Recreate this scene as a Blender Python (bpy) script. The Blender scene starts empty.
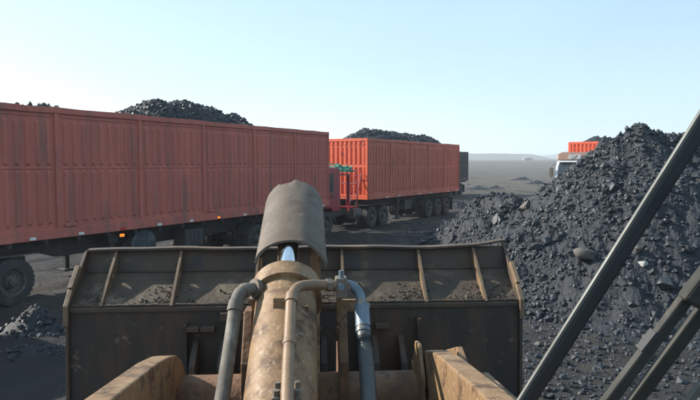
import bpy, bmesh, math, random
import numpy as np
from mathutils import Vector, Matrix

R = math.radians
random.seed(7)
rng = np.random.default_rng(11)
scene = bpy.context.scene
COL = scene.collection

# ------------------------------------------------------------------ camera
CAM_H, F_PX, PITCH = 3.0, 600.0, math.atan(36 / 600.0)
cam_d = bpy.data.cameras.new("camera")
cam = bpy.data.objects.new("camera", cam_d)
COL.objects.link(cam)
cam.location = (0, 0, CAM_H)
cam.rotation_euler = (math.pi / 2 - PITCH, 0, 0)
cam_d.sensor_width = 36
cam_d.lens = 36 * F_PX / 700
cam_d.clip_start = 0.05
cam_d.clip_end = 20000
scene.camera = cam

# ------------------------------------------------------------------ sky, sun, exposure
SUN_EL = R(31)
SUN_AHEAD = R(16)                                  # degrees in front of due left
sun_dir = Vector((-math.cos(SUN_AHEAD) * math.cos(SUN_EL), math.sin(SUN_AHEAD) * math.cos(SUN_EL), math.sin(SUN_EL)))
world = bpy.data.worlds.new("World")
scene.world = world
world.use_nodes = True
wn = world.node_tree
bg = wn.nodes["Background"]
sky = wn.nodes.new("ShaderNodeTexSky")
sky.sky_type = 'NISHITA'
sky.sun_disc = False
sky.sun_elevation = SUN_EL
sky.sun_rotation = math.atan2(sun_dir.x, sun_dir.y)
sky.altitude = 300
sky.air_density = 1.0
sky.dust_density = 0.6
sky.ozone_density = 0.7
# thin high haze in the sky, slightly streaked
wtc = wn.nodes.new("ShaderNodeTexCoord")
wmp = wn.nodes.new("ShaderNodeMapping"); wmp.inputs["Scale"].default_value = (1.0, 1.0, 3.5); wn.links.new(wtc.outputs["Generated"], wmp.inputs[0])
wno = wn.nodes.new("ShaderNodeTexNoise"); wno.inputs["Scale"].default_value = 2.2; wno.inputs["Detail"].default_value = 6; wn.links.new(wmp.outputs[0], wno.inputs[0])
wmr = wn.nodes.new("ShaderNodeMapRange"); wmr.inputs[1].default_value = 0.35; wmr.inputs[2].default_value = 0.7
wmr.inputs[3].default_value = 0.40; wmr.inputs[4].default_value = 0.82; wn.links.new(wno.outputs[0], wmr.inputs[0])
wmx = wn.nodes.new("ShaderNodeMix"); wmx.data_type = 'RGBA'; wn.links.new(wmr.outputs[0], wmx.inputs[0])
wn.links.new(sky.outputs[0], wmx.inputs[6]); wmx.inputs[7].default_value = (2.9, 4.4, 5.5, 1)
wn.links.new(wmx.outputs[2], bg.inputs[0])
bg.inputs[1].default_value = 0.104
sd = bpy.data.lights.new("sun", 'SUN')
sd.energy = 5.0
sd.angle = R(0.6)
sd.color = (1.0, 0.93, 0.82)
sun = bpy.data.objects.new("sun", sd)
COL.objects.link(sun)
sun.rotation_euler = sun_dir.to_track_quat('Z', 'Y').to_euler()
scene.view_settings.view_transform = 'Standard'
scene.view_settings.look = 'None'
scene.view_settings.exposure = 0.95
scene.view_settings.gamma = 1.0
scene.view_settings.use_curve_mapping = False
scene.cycles.volume_bounces = 1
scene.cycles.max_bounces = 8

# ------------------------------------------------------------------ helpers
def mat(name, c1, c2=None, rough=0.7, scale=3.0, c3=None, s3=1.2, t3=(0.5, 0.62), bump=0.0, bscale=20.0,
        metallic=0.0, stretch=(1, 1, 1), spec=0.5, detail=6.0, emit=None, coat=0.0, c4=None, s4=9.0, t4=(0.6, 0.7)):
    m = bpy.data.materials.new(name)
    m.use_nodes = True
    nt = m.node_tree
    N, L = nt.nodes, nt.links
    b = N["Principled BSDF"]
    b.inputs["Roughness"].default_value = rough
    b.inputs["Metallic"].default_value = metallic
    b.inputs["Specular IOR Level"].default_value = spec
    if coat:
        b.inputs["Coat Weight"].default_value = coat
    tc = N.new("ShaderNodeTexCoord")
    mp = N.new("ShaderNodeMapping")
    mp.inputs["Scale"].default_value = stretch
    L.new(tc.outputs["Object"], mp.inputs[0])
    if c2 is None:
        c2 = tuple(x * 0.8 for x in c1)

    def noise(s, d=detail, vec=mp.outputs[0]):
        n = N.new("ShaderNodeTexNoise")
        n.inputs["Scale"].default_value = s
        n.inputs["Detail"].default_value = d
        n.inputs["Roughness"].default_value = 0.6
        L.new(vec, n.inputs[0])
        return n

    def mix(fac, a, bcol):
        mx = N.new("ShaderNodeMix")
        mx.data_type = 'RGBA'
        L.new(fac, mx.inputs[0])
        if isinstance(a, tuple):
            mx.inputs[6].default_value = (*a, 1)
        else:
            L.new(a, mx.inputs[6])
        mx.inputs[7].default_value = (*bcol, 1)
        return mx.outputs[2]

    def ramp(src, lo, hi):
        r = N.new("ShaderNodeMapRange")
        r.inputs[1].default_value = lo
        r.inputs[2].default_value = hi
        L.new(src, r.inputs[0])
        return r.outputs[0]
    n1 = noise(scale)
    col = mix(ramp(n1.outputs[0], 0.35, 0.65), tuple(c1), tuple(c2))
    if c3:
        n3 = noise(s3)
        col = mix(ramp(n3.outputs[0], *t3), col, tuple(c3))
    if c4:
        n4 = noise(s4, vec=tc.outputs["Object"])
        col = mix(ramp(n4.outputs[0], *t4), col, tuple(c4))
    L.new(col, b.inputs["Base Color"])
    rr = N.new("ShaderNodeMapRange")
    rr.inputs[1].default_value, rr.inputs[2].default_value = 0.3, 0.7
    rr.inputs[3].default_value, rr.inputs[4].default_value = max(0.02, rough - 0.1), min(1, rough + 0.1)
    L.new(n1.outputs[0], rr.inputs[0])
    L.new(rr.outputs[0], b.inputs["Roughness"])
    if bump:
        nb = noise(bscale, 8, tc.outputs["Object"])
        bp = N.new("ShaderNodeBump")
        bp.inputs["Strength"].default_value = 1.0
        bp.inputs["Distance"].default_value = bump
        L.new(nb.outputs[0], bp.inputs["Height"])
        L.new(bp.outputs[0], b.inputs["Normal"])
    if emit:
        b.inputs["Emission Color"].default_value = (*emit[:3], 1)
        b.inputs["Emission Strength"].default_value = emit[3]
    return m

M = {}
M['red'] = mat("red paint", (0.52, 0.150, 0.095), (0.43, 0.12, 0.08), 0.62, 1.2, c3=(0.22, 0.08, 0.06), s3=1.6, t3=(0.55, 0.70),
               stretch=(3, 3, 0.35), bump=0.02, bscale=1.7, c4=(0.10, 0.045, 0.035), s4=5.0, t4=(0.62, 0.72), spec=0.3)
M['red_dull'] = mat("dusty red paint", (0.53, 0.155, 0.115), (0.43, 0.125, 0.095), 0.75, 0.9, c3=(0.28, 0.125, 0.10), s3=1.3, t3=(0.52, 0.68),
                    stretch=(3, 3, 0.3), bump=0.05, bscale=1.6, c4=(0.34, 0.14, 0.105), s4=7.0, t4=(0.58, 0.70), spec=0.2)
M['red_bright_lit'] = mat("bright red paint and sunlit front", (0.78, 0.14, 0.055), (0.68, 0.11, 0.045), 0.5, 2, bump=0.001, c3=(0.35, 0.06, 0.04), s3=2.5, t3=(0.6, 0.7))  # tipper body paint; on the second trailer's front it paints in the sun
M['dark_steel'] = mat("dark chassis steel", (0.030, 0.032, 0.036), (0.05, 0.045, 0.042), 0.75, 4, c3=(0.09, 0.07, 0.055), s3=3, t3=(0.55, 0.75), bump=0.003)
M['rubber'] = mat("tyre rubber", (0.022, 0.023, 0.025), (0.04, 0.039, 0.038), 0.85, 5, c3=(0.08, 0.075, 0.07), s3=3, t3=(0.55, 0.8), bump=0.003, bscale=14)
M['rim'] = mat("dusty wheel rim", (0.12, 0.11, 0.10), (0.07, 0.06, 0.055), 0.7, 6, metallic=0.2)
M['coal'] = mat("coal", (0.010, 0.014, 0.020), (0.023, 0.029, 0.037), 0.62, 5.0, c3=(0.034, 0.035, 0.038), s3=0.7, t3=(0.5, 0.75), bump=0.05, bscale=13, spec=0.35, detail=10)
M['coal_rock'] = mat("coal lumps", (0.009, 0.013, 0.019), (0.026, 0.033, 0.042), 0.5, 1.7, bump=0.02, bscale=16, spec=0.5, c3=(0.07, 0.072, 0.075), s3=2.3, t3=(0.6, 0.74))
M['grey_rock'] = mat("grey shale", (0.10, 0.09, 0.08), (0.065, 0.06, 0.056), 0.85, 3, bump=0.02, bscale=9)
M['dark_rock'] = mat("dark coal block", (0.032, 0.036, 0.044), (0.05, 0.055, 0.062), 0.6, 3, bump=0.02, bscale=9)
M['white_rock'] = mat("pale limestone", (0.38, 0.38, 0.36), (0.25, 0.25, 0.23), 0.8, 5, bump=0.01)
M['tan_steel'] = mat("worn tan paint", (0.23, 0.14, 0.068), (0.15, 0.088, 0.044), 0.62, 9.0, c3=(0.085, 0.045, 0.024), s3=9, t3=(0.52, 0.62),
                     bump=0.004, bscale=26, c4=(0.27, 0.20, 0.13), s4=38, t4=(0.56, 0.66), spec=0.4)
M['rust'] = mat("rusty tan steel", (0.19, 0.10, 0.048), (0.10, 0.052, 0.03), 0.75, 9, c3=(0.09, 0.05, 0.03), s3=14, t3=(0.55, 0.63), bump=0.006, bscale=40)
M['guard'] = mat("dusty guard steel", (0.115, 0.088, 0.064), (0.082, 0.062, 0.045), 0.7, 2.5, c3=(0.075, 0.052, 0.036), s3=6, t3=(0.5, 0.62), bump=0.005, bscale=14, c4=(0.20, 0.17, 0.14), s4=11, t4=(0.66, 0.72))
M['bucket'] = mat("bucket steel", (0.042, 0.032, 0.024), (0.085, 0.054, 0.032), 0.7, 2.2, c3=(0.15, 0.10, 0.06), s3=3.5, t3=(0.55, 0.72), bump=0.006, bscale=22, c4=(0.035, 0.034, 0.034), s4=4, t4=(0.55, 0.66))
M['bucket_dark'] = mat("blackened bucket back", (0.028, 0.023, 0.019), (0.05, 0.036, 0.026), 0.72, 2.0, c3=(0.085, 0.048, 0.028), s3=2.0, t3=(0.48, 0.66), stretch=(2.2, 2.2, 0.6), c4=(0.16, 0.12, 0.085), s4=16, t4=(0.64, 0.72), bump=0.006, bscale=20)
M['edge'] = mat("bare tan plate edge", (0.19, 0.13, 0.075), (0.11, 0.07, 0.042), 0.6, 8, bump=0.003, c3=(0.16, 0.09, 0.05), s3=9, t3=(0.58, 0.66))
M['shelf'] = mat("dust caked steel", (0.085, 0.060, 0.040), (0.050, 0.038, 0.028), 0.8, 5, c3=(0.15, 0.115, 0.08), s3=3.5, t3=(0.54, 0.68), bump=0.008, bscale=26)
M['dirt'] = mat("dry coal dirt", (0.15, 0.125, 0.095), (0.06, 0.052, 0.045), 0.95, 30, bump=0.01, bscale=50, spec=0.1)
M['chrome'] = mat("chrome rod", (0.80, 0.84, 0.88), (0.72, 0.76, 0.80), 0.12, 4, metallic=1.0)
M['grey_pipe'] = mat("grey hose", (0.115, 0.10, 0.08), (0.07, 0.062, 0.052), 0.75, 8, bump=0.001, c3=(0.18, 0.165, 0.14), s3=9, t3=(0.55, 0.7))
M['tan_pipe'] = mat("tan steel pipe", (0.22, 0.14, 0.078), (0.15, 0.092, 0.052), 0.5, 10, bump=0.002, c3=(0.2, 0.12, 0.07), s3=14, t3=(0.6, 0.68))
M['blue_steel'] = mat("blued steel elbow", (0.15, 0.20, 0.25), (0.10, 0.13, 0.16), 0.45, 9, metallic=0.2, c3=(0.22, 0.19, 0.15), s3=16, t3=(0.54, 0.62))
M['hose'] = mat("black rubber hose", (0.035, 0.045, 0.05), (0.06, 0.065, 0.065), 0.5, 10, bump=0.001)
M['bolt'] = mat("dirty bolts", (0.16, 0.13, 0.10), (0.1, 0.08, 0.06), 0.6, 10)
M['black_bar'] = mat("black painted bar", (0.018, 0.022, 0.025), (0.026, 0.029, 0.032), 0.5, 6, bump=0.0004)
M['pale_highlight_tip'] = mat("pale highlight and wiper tip", (0.13, 0.13, 0.115), (0.09, 0.09, 0.08), 0.5, 9)  # painted highlight for the bar's edge; also colours the wiper tip
M['wiper'] = mat("grey wiper metal", (0.032, 0.032, 0.028), (0.022, 0.022, 0.02), 0.85, 12, c3=(0.06, 0.056, 0.048), s3=14, t3=(0.55, 0.7))
M['wiper_dark'] = mat("olive grey wiper metal", (0.03, 0.03, 0.024), (0.02, 0.02, 0.017), 0.75, 12)
M['white'] = mat("white cab paint", (0.72, 0.75, 0.78), (0.6, 0.63, 0.66), 0.4, 3, c3=(0.4, 0.36, 0.3), s3=2.5, t3=(0.6, 0.75))
M['cab_red'] = mat("dark red cab paint", (0.33, 0.02, 0.035), (0.24, 0.02, 0.03), 0.4, 3, c3=(0.14, 0.06, 0.05), s3=3, t3=(0.5, 0.7))
M['brown'] = mat("brown visor", (0.20, 0.11, 0.07), (0.15, 0.085, 0.06), 0.5, 5)
M['glass'] = mat("dark cab glass", (0.02, 0.025, 0.03), (0.03, 0.035, 0.04), 0.08, 3, spec=0.8)
M['lamp_glass'] = mat("lamp lens", (0.6, 0.62, 0.6), (0.5, 0.5, 0.5), 0.15, 5)
M['orange_lens'] = mat("orange lens", (0.5, 0.14, 0.03), (0.4, 0.12, 0.03), 0.3, 5, emit=(1.0, 0.30, 0.03, 0.5))
M['reflector_white'] = mat("white reflector", (0.75, 0.75, 0.72), (0.6, 0.6, 0.6), 0.4, 5)
M['reflector_red'] = mat("red reflector", (0.6, 0.03, 0.02), (0.5, 0.03, 0.02), 0.3, 5)
M['teal'] = mat("teal enamel", (0.03, 0.045, 0.06), (0.02, 0.03, 0.04), 0.6, 4, c3=(0.12, 0.11, 0.1), s3=5, t3=(0.5, 0.7))
M['net'] = mat("green netting", (0.07, 0.26, 0.18), (0.12, 0.36, 0.26), 0.9, 12, bump=0.02, bscale=30)
M['trailer_grey'] = mat("grey brown trailer paint", (0.075, 0.065, 0.062), (0.055, 0.05, 0.05), 0.7, 2, stretch=(3, 3, 0.5), c3=(0.1, 0.06, 0.05), s3=2, t3=(0.5, 0.7))
M['shed'] = mat("pale shed wall", (0.55, 0.56, 0.57), (0.45, 0.46, 0.47), 0.7, 0.1)
M['shed_roof'] = mat("blue grey shed roof", (0.25, 0.30, 0.36), (0.2, 0.25, 0.3), 0.6, 0.1)
M['brick'] = mat("brown yard building wall", (0.24, 0.18, 0.14), (0.2, 0.15, 0.12), 0.8, 0.2)

def mesh_obj(name, verts, faces, m, parent=None, smooth=False, bevel=0.0, loc=None):
    me = bpy.data.meshes.new(name)
    me.from_pydata([tuple(v) for v in verts], [], faces)
    me.update()
    o = bpy.data.objects.new(name, me)
    COL.objects.link(o)
    me.materials.append(m)
    if smooth:
        me.shade_smooth()
        me.set_sharp_from_angle(angle=R(40))
    if parent:
        o.parent = parent
    if loc is not None:
        o.location = loc
    if bevel:
        b = o.modifiers.new("bevel", 'BEVEL')
        b.width = bevel
        b.segments = 2
        b.limit_method = 'ANGLE'
        b.angle_limit = R(40)
    return o

class MB:
    """Collects shapes and links them as ONE mesh."""
    def __init__(s):
        s.v, s.f = [], []

    def add(s, vs, fs):
        n = len(s.v)
        s.v += [Vector(v) for v in vs]
        s.f += [tuple(i + n for i in f) for f in fs]
        return s

    def box(s, x0, x1, y0, y1, z0, z1, mx=None):
        vs = [Vector((x, y, z)) for x in (x0, x1) for y in (y0, y1) for z in (z0, z1)]
        if mx:
            vs = [mx @ v for v in vs]
        return s.add(vs, [(0, 1, 3, 2), (4, 6, 7, 5), (0, 4, 5, 1), (2, 3, 7, 6), (0, 2, 6, 4), (1, 5, 7, 3)])

    def prism(s, poly, x0, x1, axis='x'):
        """poly in the two other coordinates, extruded along axis."""
        n = len(poly)
        def p(a, b, t):
            return {'x': (t, a, b), 'y': (a, t, b), 'z': (a, b, t)}[axis]
        vs = [p(a, b, x0) for a, b in poly] + [p(a, b, x1) for a, b in poly]
        fs = [tuple(range(n)), tuple(reversed(range(n, 2 * n)))]
        fs += [(i, i + n, (i + 1) % n + n, (i + 1) % n) for i in range(n)]
        return s.add(vs, fs)

    def tube(s, pts, r, seg=14, caps=True):
        pts = [Vector(p) for p in pts]
        rs = r if isinstance(r, (list, tuple)) else [r] * len(pts)
        up = None
        vs, fs = [], []
        for i, p in enumerate(pts):
            t = (pts[min(i + 1, len(pts) - 1)] - pts[max(i - 1, 0)]).normalized()
            if up is None:
                a = Vector((0, 0, 1)) if abs(t.z) < 0.9 else Vector((1, 0, 0))
            else:
                a = up
            u = (a - t * a.dot(t)).normalized()
            w = t.cross(u)
            up = u
            for k in range(seg):
                an = 2 * math.pi * k / seg
                vs.append(p + (u * math.cos(an) + w * math.sin(an)) * rs[i])
        for i in range(len(pts) - 1):
            for k in range(seg):
                a, b = i * seg + k, i * seg + (k + 1) % seg
                fs.append((a, b, b + seg, a + seg))
        if caps:
            fs.append(tuple(reversed(range(seg))))
            n = (len(pts) - 1) * seg
            fs.append(tuple(range(n, n + seg)))
        return s.add(vs, fs)

    def lathe_x(s, prof, cx, cy, cz, seg=32):
        """prof: list of (x offset, radius), spun about the x axis."""
        vs, fs = [], []
        for (dx, r) in prof:
            for k in range(seg):
                a = 2 * math.pi * k / seg
                vs.append((cx + dx, cy + r * math.cos(a), cz + r * math.sin(a)))
        for i in range(len(prof) - 1):
            for k in range(seg):
                a, b = i * seg + k, i * seg + (k + 1) % seg
                fs.append((a, b, b + seg, a + seg))
        return s.add(vs, fs)

    def build(s, name, m, parent=None, smooth=False, bevel=0.0, fix=True):
        o = mesh_obj(name, s.v, s.f, m, parent, False, bevel)
        if fix:
            bm = bmesh.new()
            bm.from_mesh(o.data)
            bmesh.ops.recalc_face_normals(bm, faces=bm.faces)
            bm.to_mesh(o.data)
            bm.free()
        if smooth:
            o.data.shade_smooth()
            o.data.set_sharp_from_angle(angle=R(38))
        return o

def empty(name, loc=(0, 0, 0), rz=0.0, parent=None):
    o = bpy.data.objects.new(name, None)
    COL.objects.link(o)
    o.location = loc
    o.rotation_euler = (0, 0, rz)
    o.empty_display_size = 0.2
    if parent:
        o.parent = parent
    return o

def tag(o, label=None, cat=None, group=None, kind=None):
    if label: o['label'] = label
    if cat: o['category'] = cat
    if group: o['group'] = group
    if kind: o['kind'] = kind
    return o

def smooth_path(pts, n=6):
    """Catmull-Rom through the points."""
    P = [Vector(p) for p in pts]
    P = [P[0] * 2 - P[1]] + P + [P[-1] * 2 - P[-2]]
    out = []
    for i in range(1, len(P) - 2):
        for k in range(n):
            t = k / n
            a, b, c, d = P[i - 1], P[i], P[i + 1], P[i + 2]
            out.append(0.5 * ((2 * b) + (c - a) * t + (2 * a - 5 * b + 4 * c - d) * t * t + (3 * b - a - 3 * c + d) * t ** 3))
    out.append(P[-2])
    return out

# value noise ---------------------------------------------------------------
PERM = rng.random((256, 256))
def vnoise(x, y):
    xi, yi = np.floor(x).astype(int), np.floor(y).astype(int)
    fx, fy = x - xi, y - yi
    fx, fy = fx * fx * (3 - 2 * fx), fy * fy * (3 - 2 * fy)
    g = lambda a, b: PERM[a % 256, b % 256]
    return (g(xi, yi) * (1 - fx) * (1 - fy) + g(xi + 1, yi) * fx * (1 - fy) + g(xi, yi + 1) * (1 - fx) * fy + g(xi + 1, yi + 1) * fx * fy)
def fbm(x, y, o=5, ridge=False):
    s, a, t = 0, 0.5, 0
    for i in range(o):
        n = vnoise(x * 2 ** i + 17.3 * i, y * 2 ** i - 9.1 * i)
        if ridge:
            n = 1 - np.abs(2 * n - 1)
        s = s + a * n
        t += a
        a *= 0.52
    return s / t

def grid_mesh(name, xs, ys, H, m, parent=None, mask=None, smooth=False):
    nx, ny = len(xs), len(ys)
    X, Y = np.meshgrid(xs, ys)
    co = np.stack([X, Y, H], -1).reshape(-1, 3)
    i = np.arange(nx * ny).reshape(ny, nx)
    q = np.stack([i[:-1, :-1], i[:-1, 1:], i[1:, 1:], i[1:, :-1]], -1).reshape(-1, 4)
    if mask is not None:
        mk = mask.reshape(-1)
        q = q[mk[q].any(1)]
        used = np.unique(q)
        re = -np.ones(nx * ny, int)
        re[used] = np.arange(len(used))
        q, co = re[q], co[used]
    return np_mesh(name, co, q, m, parent, smooth)

def np_mesh(name, co, faces, m, parent=None, smooth=False):
    me = bpy.data.meshes.new(name)
    k = faces.shape[1]
    me.vertices.add(len(co))
    me.vertices.foreach_set("co", np.ascontiguousarray(co, dtype=np.float32).ravel())
    me.loops.add(faces.size)
    me.loops.foreach_set("vertex_index", np.ascontiguousarray(faces, dtype=np.int32).ravel())
    me.polygons.add(len(faces))
    me.polygons.foreach_set("loop_start", np.arange(0, faces.size, k, dtype=np.int32))
    me.update(calc_edges=True)
    me.validate()
    if smooth:
        me.shade_smooth()
    else:
        me.shade_flat()
    me.materials.append(m)
    o = bpy.data.objects.new(name, me)
    COL.objects.link(o)
    if parent:
        o.parent = parent
    return o

_b = bmesh.new()
bmesh.ops.create_icosphere(_b, subdivisions=1, radius=1)
ICO_V = np.array([v.co[:] for v in _b.verts])
ICO_F = np.array([[v.index for v in f.verts] for f in _b.faces])
_b.clear()
bmesh.ops.create_icosphere(_b, subdivisions=3, radius=1)
ICO2_V = np.array([v.co[:] for v in _b.verts])
ICO2_F = np.array([[v.index for v in f.verts] for f in _b.faces])
_b.free()

def rocks(pos, size, name, m, parent=None):
    """Angular lumps at pos (n,3) with half-size size (n,), one mesh."""
    n = len(pos)
    V = np.repeat(ICO_V[None], n, 0)
    # cut each ball by random planes into an angular lump
    for _ in range(5):
        d = rng.normal(size=(n, 3))
        d /= np.linalg.norm(d, axis=1, keepdims=True)
        lim = rng.uniform(0.35, 0.8, (n, 1))
        dp = np.einsum('nvk,nk->nv', V, d)
        V = V - np.clip(dp - lim, 0, None)[..., None] * d[:, None]
    V *= rng.uniform(0.55, 1.25, (n, 1, 3))
    q = rng.normal(size=(n, 4))
    q /= np.linalg.norm(q, axis=1, keepdims=True)
    w, x, y, z = q.T
    RM = np.stack([1 - 2 * (y * y + z * z), 2 * (x * y - z * w), 2 * (x * z + y * w), 2 * (x * y + z * w), 1 - 2 * (x * x + z * z), 2 * (y * z - x * w),
                   2 * (x * z - y * w), 2 * (y * z + x * w), 1 - 2 * (x * x + y * y)], -1).reshape(n, 3, 3)
    V = np.einsum('nij,nvj->nvi', RM, V) * size[:, None, None] + pos[:, None]
    F = ICO_F[None] + (np.arange(n) * len(ICO_V))[:, None, None]
    return np_mesh(name, V.reshape(-1, 3), F.reshape(-1, 3), m, parent)

def boulder(name, loc, size, seed, m, label, cat="rock", group=None):
    r = np.random.default_rng(seed)
    V = ICO2_V.copy()
    for _ in range(11):
        d = r.normal(size=3)
        d /= np.linalg.norm(d)
        V = V - np.clip(V @ d - r.uniform(0.4, 0.8), 0, None)[:, None] * d
    V = V * np.array(size)
    V += (r.random(V.shape) - 0.5) * 0.03 * min(size)
    o = np_mesh(name, V, ICO2_F, m)
    o.location = loc
    o.rotation_euler = (0, 0, r.uniform(0, 3))
    return tag(o, label, cat, group)

# ------------------------------------------------------------------ ground (structure)
def ground_h(X, Y):
    r = np.hypot(X, Y)
    far = np.clip(r - 130, 0, None)
    h = 0.0135 * far * np.clip(far / 300, 0, 1) - 0.0025 * np.clip(r - 500, 0, None)
    h = np.minimum(h, 12.0)
    near = np.clip(1 - r / 160, 0, 1)
    bumps = (fbm(X * 0.12, Y * 0.12, 4) - 0.5) * 0.10 + (fbm(X * 0.9 + 5, Y * 0.9, 4) - 0.5) * 0.10
    # wheel ruts along the lane the lorries use
    u = X * 0.848 - Y * 0.53
    ruts = -0.05 * np.exp(-((np.mod(u + 1.2 * fbm(X * 0.05, Y * 0.05, 2) + 2, 4.3) - 1.6) / 0.22) ** 2) \
           - 0.05 * np.exp(-((np.mod(u + 1.2 * fbm(X * 0.05, Y * 0.05, 2) + 2, 4.3) - 3.4) / 0.25) ** 2)
    return h + near * (bumps + ruts * 1.3 + (fbm(X * 2.6, Y * 2.6, 4, True) - 0.5) * 0.07) - 0.03
def axis_steps(lo, hi, fine, fa, fb, growth=1.06):
    a = list(np.arange(fa, fb, fine))
    s, x = fine, a[-1]
    while x < hi:
        s *= growth
        x += s
        a.append(x)
    s, x = fine, a[0]
    b = []
    while x > lo:
        s *= growth
        x -= s
        b.append(x)
    return np.array(b[::-1] + a)
gx = axis_steps(-4000, 4000, 0.12, -12, 12)
gy = axis_steps(-600, 6000, 0.12, 6, 34)
GX, GY = np.meshgrid(gx, gy)
gm = mat("coal yard ground", (0.022, 0.022, 0.023), (0.043, 0.040, 0.037), 0.95, 0.5, c3=(0.020, 0.022, 0.024), s3=0.12, t3=(0.45, 0.6),
         bump=0.035, bscale=7, spec=0.15, c4=(0.062, 0.056, 0.05), s4=0.09, t4=(0.5, 0.62), detail=10)
# the open field beyond the yard is paler dry soil
nt = gm.node_tree
N, L = nt.nodes, nt.links
bs = N["Principled BSDF"]
src = bs.inputs["Base Color"].links[0].from_socket
tc = N.new("ShaderNodeTexCoord"); sx = N.new("ShaderNodeSeparateXYZ"); L.new(tc.outputs["Object"], sx.inputs[0])
nn = N.new("ShaderNodeTexNoise"); nn.inputs["Scale"].default_value = 0.03; nn.inputs["Detail"].default_value = 6
L.new(tc.outputs["Object"], nn.inputs[0])
ad = N.new("ShaderNodeMath"); ad.operation = 'MULTIPLY_ADD'; ad.inputs[1].default_value = 60; L.new(nn.outputs[0], ad.inputs[0]); L.new(sx.outputs[1], ad.inputs[2])
mr = N.new("ShaderNodeMapRange"); mr.inputs[1].default_value = 60; mr.inputs[2].default_value = 110; L.new(ad.outputs[0], mr.inputs[0])
# streaky bands (old wheel tracks) across the field
mp = N.new("ShaderNodeMapping"); mp.inputs["Rotation"].default_value = (0, 0, R(32)); mp.inputs["Scale"].default_value = (0.9, 0.05, 1); L.new(tc.outputs["Object"], mp.inputs[0])
n2 = N.new("ShaderNodeTexNoise"); n2.inputs["Scale"].default_value = 1.2; n2.inputs["Detail"].default_value = 5; L.new(mp.outputs[0], n2.inputs[0])
mr2 = N.new("ShaderNodeMapRange"); mr2.inputs[1].default_value = 0.42; mr2.inputs[2].default_value = 0.62; L.new(n2.outputs[0], mr2.inputs[0])
fx = N.new("ShaderNodeMix"); fx.data_type = 'RGBA'; fx.inputs[6].default_value = (0.060, 0.054, 0.048, 1); fx.inputs[7].default_value = (0.12, 0.107, 0.09, 1); L.new(mr2.outputs[0], fx.inputs[0])
mx = N.new("ShaderNodeMix"); mx.data_type = 'RGBA'; L.new(mr.outputs[0], mx.inputs[0]); L.new(src, mx.inputs[6]); L.new(fx.outputs[2], mx.inputs[7])
tr = N.new("ShaderNodeMix"); tr.data_type = 'RGBA'; tr.inputs[7].default_value = (0.07, 0.063, 0.056, 1)
mr3 = N.new("ShaderNodeMapRange"); mr3.inputs[1].default_value = 0.52; mr3.inputs[2].default_value = 0.66; mr3.inputs[4].default_value = 0.6; L.new(n2.outputs[0], mr3.inputs[0])
L.new(mr3.outputs[0], tr.inputs[0]); L.new(mx.outputs[2], tr.inputs[6])
L.new(tr.outputs[2], bs.inputs["Base Color"])
g = grid_mesh("ground", gx, gy, ground_h(GX, GY), gm, smooth=True)
tag(g, kind="structure")

def gh(x, y):
    return float(ground_h(np.array([float(x)]), np.array([float(y)]))[0])

# distant low hills
def hill_strip(name, y0, depth, x0, x1, top, seed, m, n=220):
    xs = np.linspace(x0, x1, n)
    ys = np.linspace(y0, y0 + depth, 14)
    X, Y = np.meshgrid(xs, ys)
    t = (Y - y0) / depth
    prof = np.sin(np.clip(t, 0, 1) * math.pi) ** 0.8
    ends = np.clip(np.minimum(X - x0, x1 - X) / (0.25 * (x1 - x0)), 0, 1)
    H = 2 + prof * top * ends * (0.35 + 1.0 * fbm(X / 260 + seed, Y / 400 + seed, 5))
    return tag(grid_mesh(name, xs, ys, H, m, smooth=True), kind="structure")
hm = mat("hill soil", (0.13, 0.12, 0.11), (0.09, 0.088, 0.08), 0.95, 0.01, bump=0)
hill_strip("hills", 800, 250, 95, 330, 17, 3.1, hm)
hill_strip("hills", 1500, 500, 330, 1500, 42, 8.7, hm)
hill_strip("hills", 2400, 700, -2600, 500, 20, 5.2, hm)

# ------------------------------------------------------------------ wheel builder
def wheel(parent, x, y, side, r=0.50, w=0.30, dual=True, cz=None):
    cz = r if cz is None else cz
    e = empty("wheel", (x, y, cz), 0, parent)
    s = side
    tw = MB()
    for k in ((0, 1) if dual else (0,)):
        ox = -s * k * (w + 0.04)
        tw.lathe_x([(ox - w / 2 * s, r * 0.60), (ox - w / 2 * s, r * 0.86), (ox - w * 0.44 * s, r * 0.96), (ox - w * 0.3 * s, r), (ox - 0.03 * s, r), (ox - 0.02 * s, r * 0.97),
                    (ox + 0.02 * s, r * 0.97), (ox + 0.03 * s, r), (ox + w * 0.3 * s, r), (ox + w * 0.44 * s, r * 0.96), (ox + w / 2 * s, r * 0.86), (ox + w / 2 * s, r * 0.60)], 0, 0, 0, 36)
        for a in range(30):         # tread blocks
            an = a * 2 * math.pi / 30
            mxr = Matrix.Rotation(an, 4, 'X')
            tw.box(ox + w * 0.24 - 0.0, ox + w * 0.43, -0.035, 0.035, r * 0.95, r * 1.012, mxr)
            tw.box(ox - w * 0.43, ox - w * 0.24, -0.035, 0.035, r * 0.95, r * 1.012, mxr)
    tw.build("tyre", M['rubber'], e, smooth=True)
    rm = MB()
    o = w / 2 * s
    rm.lathe_x([(o - 0.01 * s, r * 0.61), (o + 0.012 * s, r * 0.60), (o - 0.01 * s, r * 0.54), (o - 0.10 * s, r * 0.50), (o - 0.12 * s, r * 0.34), (o - 0.05 * s, r * 0.26), (o - 0.04 * s, r * 0.20),
                (o + 0.04 * s, r * 0.17), (o + 0.05 * s, 0.002)], 0, 0, 0, 28)
    for a in range(10):
        an = a * 2 * math.pi / 10
        rm.lathe_x([(o - 0.08 * s, 0.018), (o - 0.02 * s, 0.018), (o - 0.02 * s, 0.001)], 0, r * 0.295 * math.cos(an), r * 0.295 * math.sin(an), 6)
    rm.build("rim", M['rim'], e, smooth=True)
    return e

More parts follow.
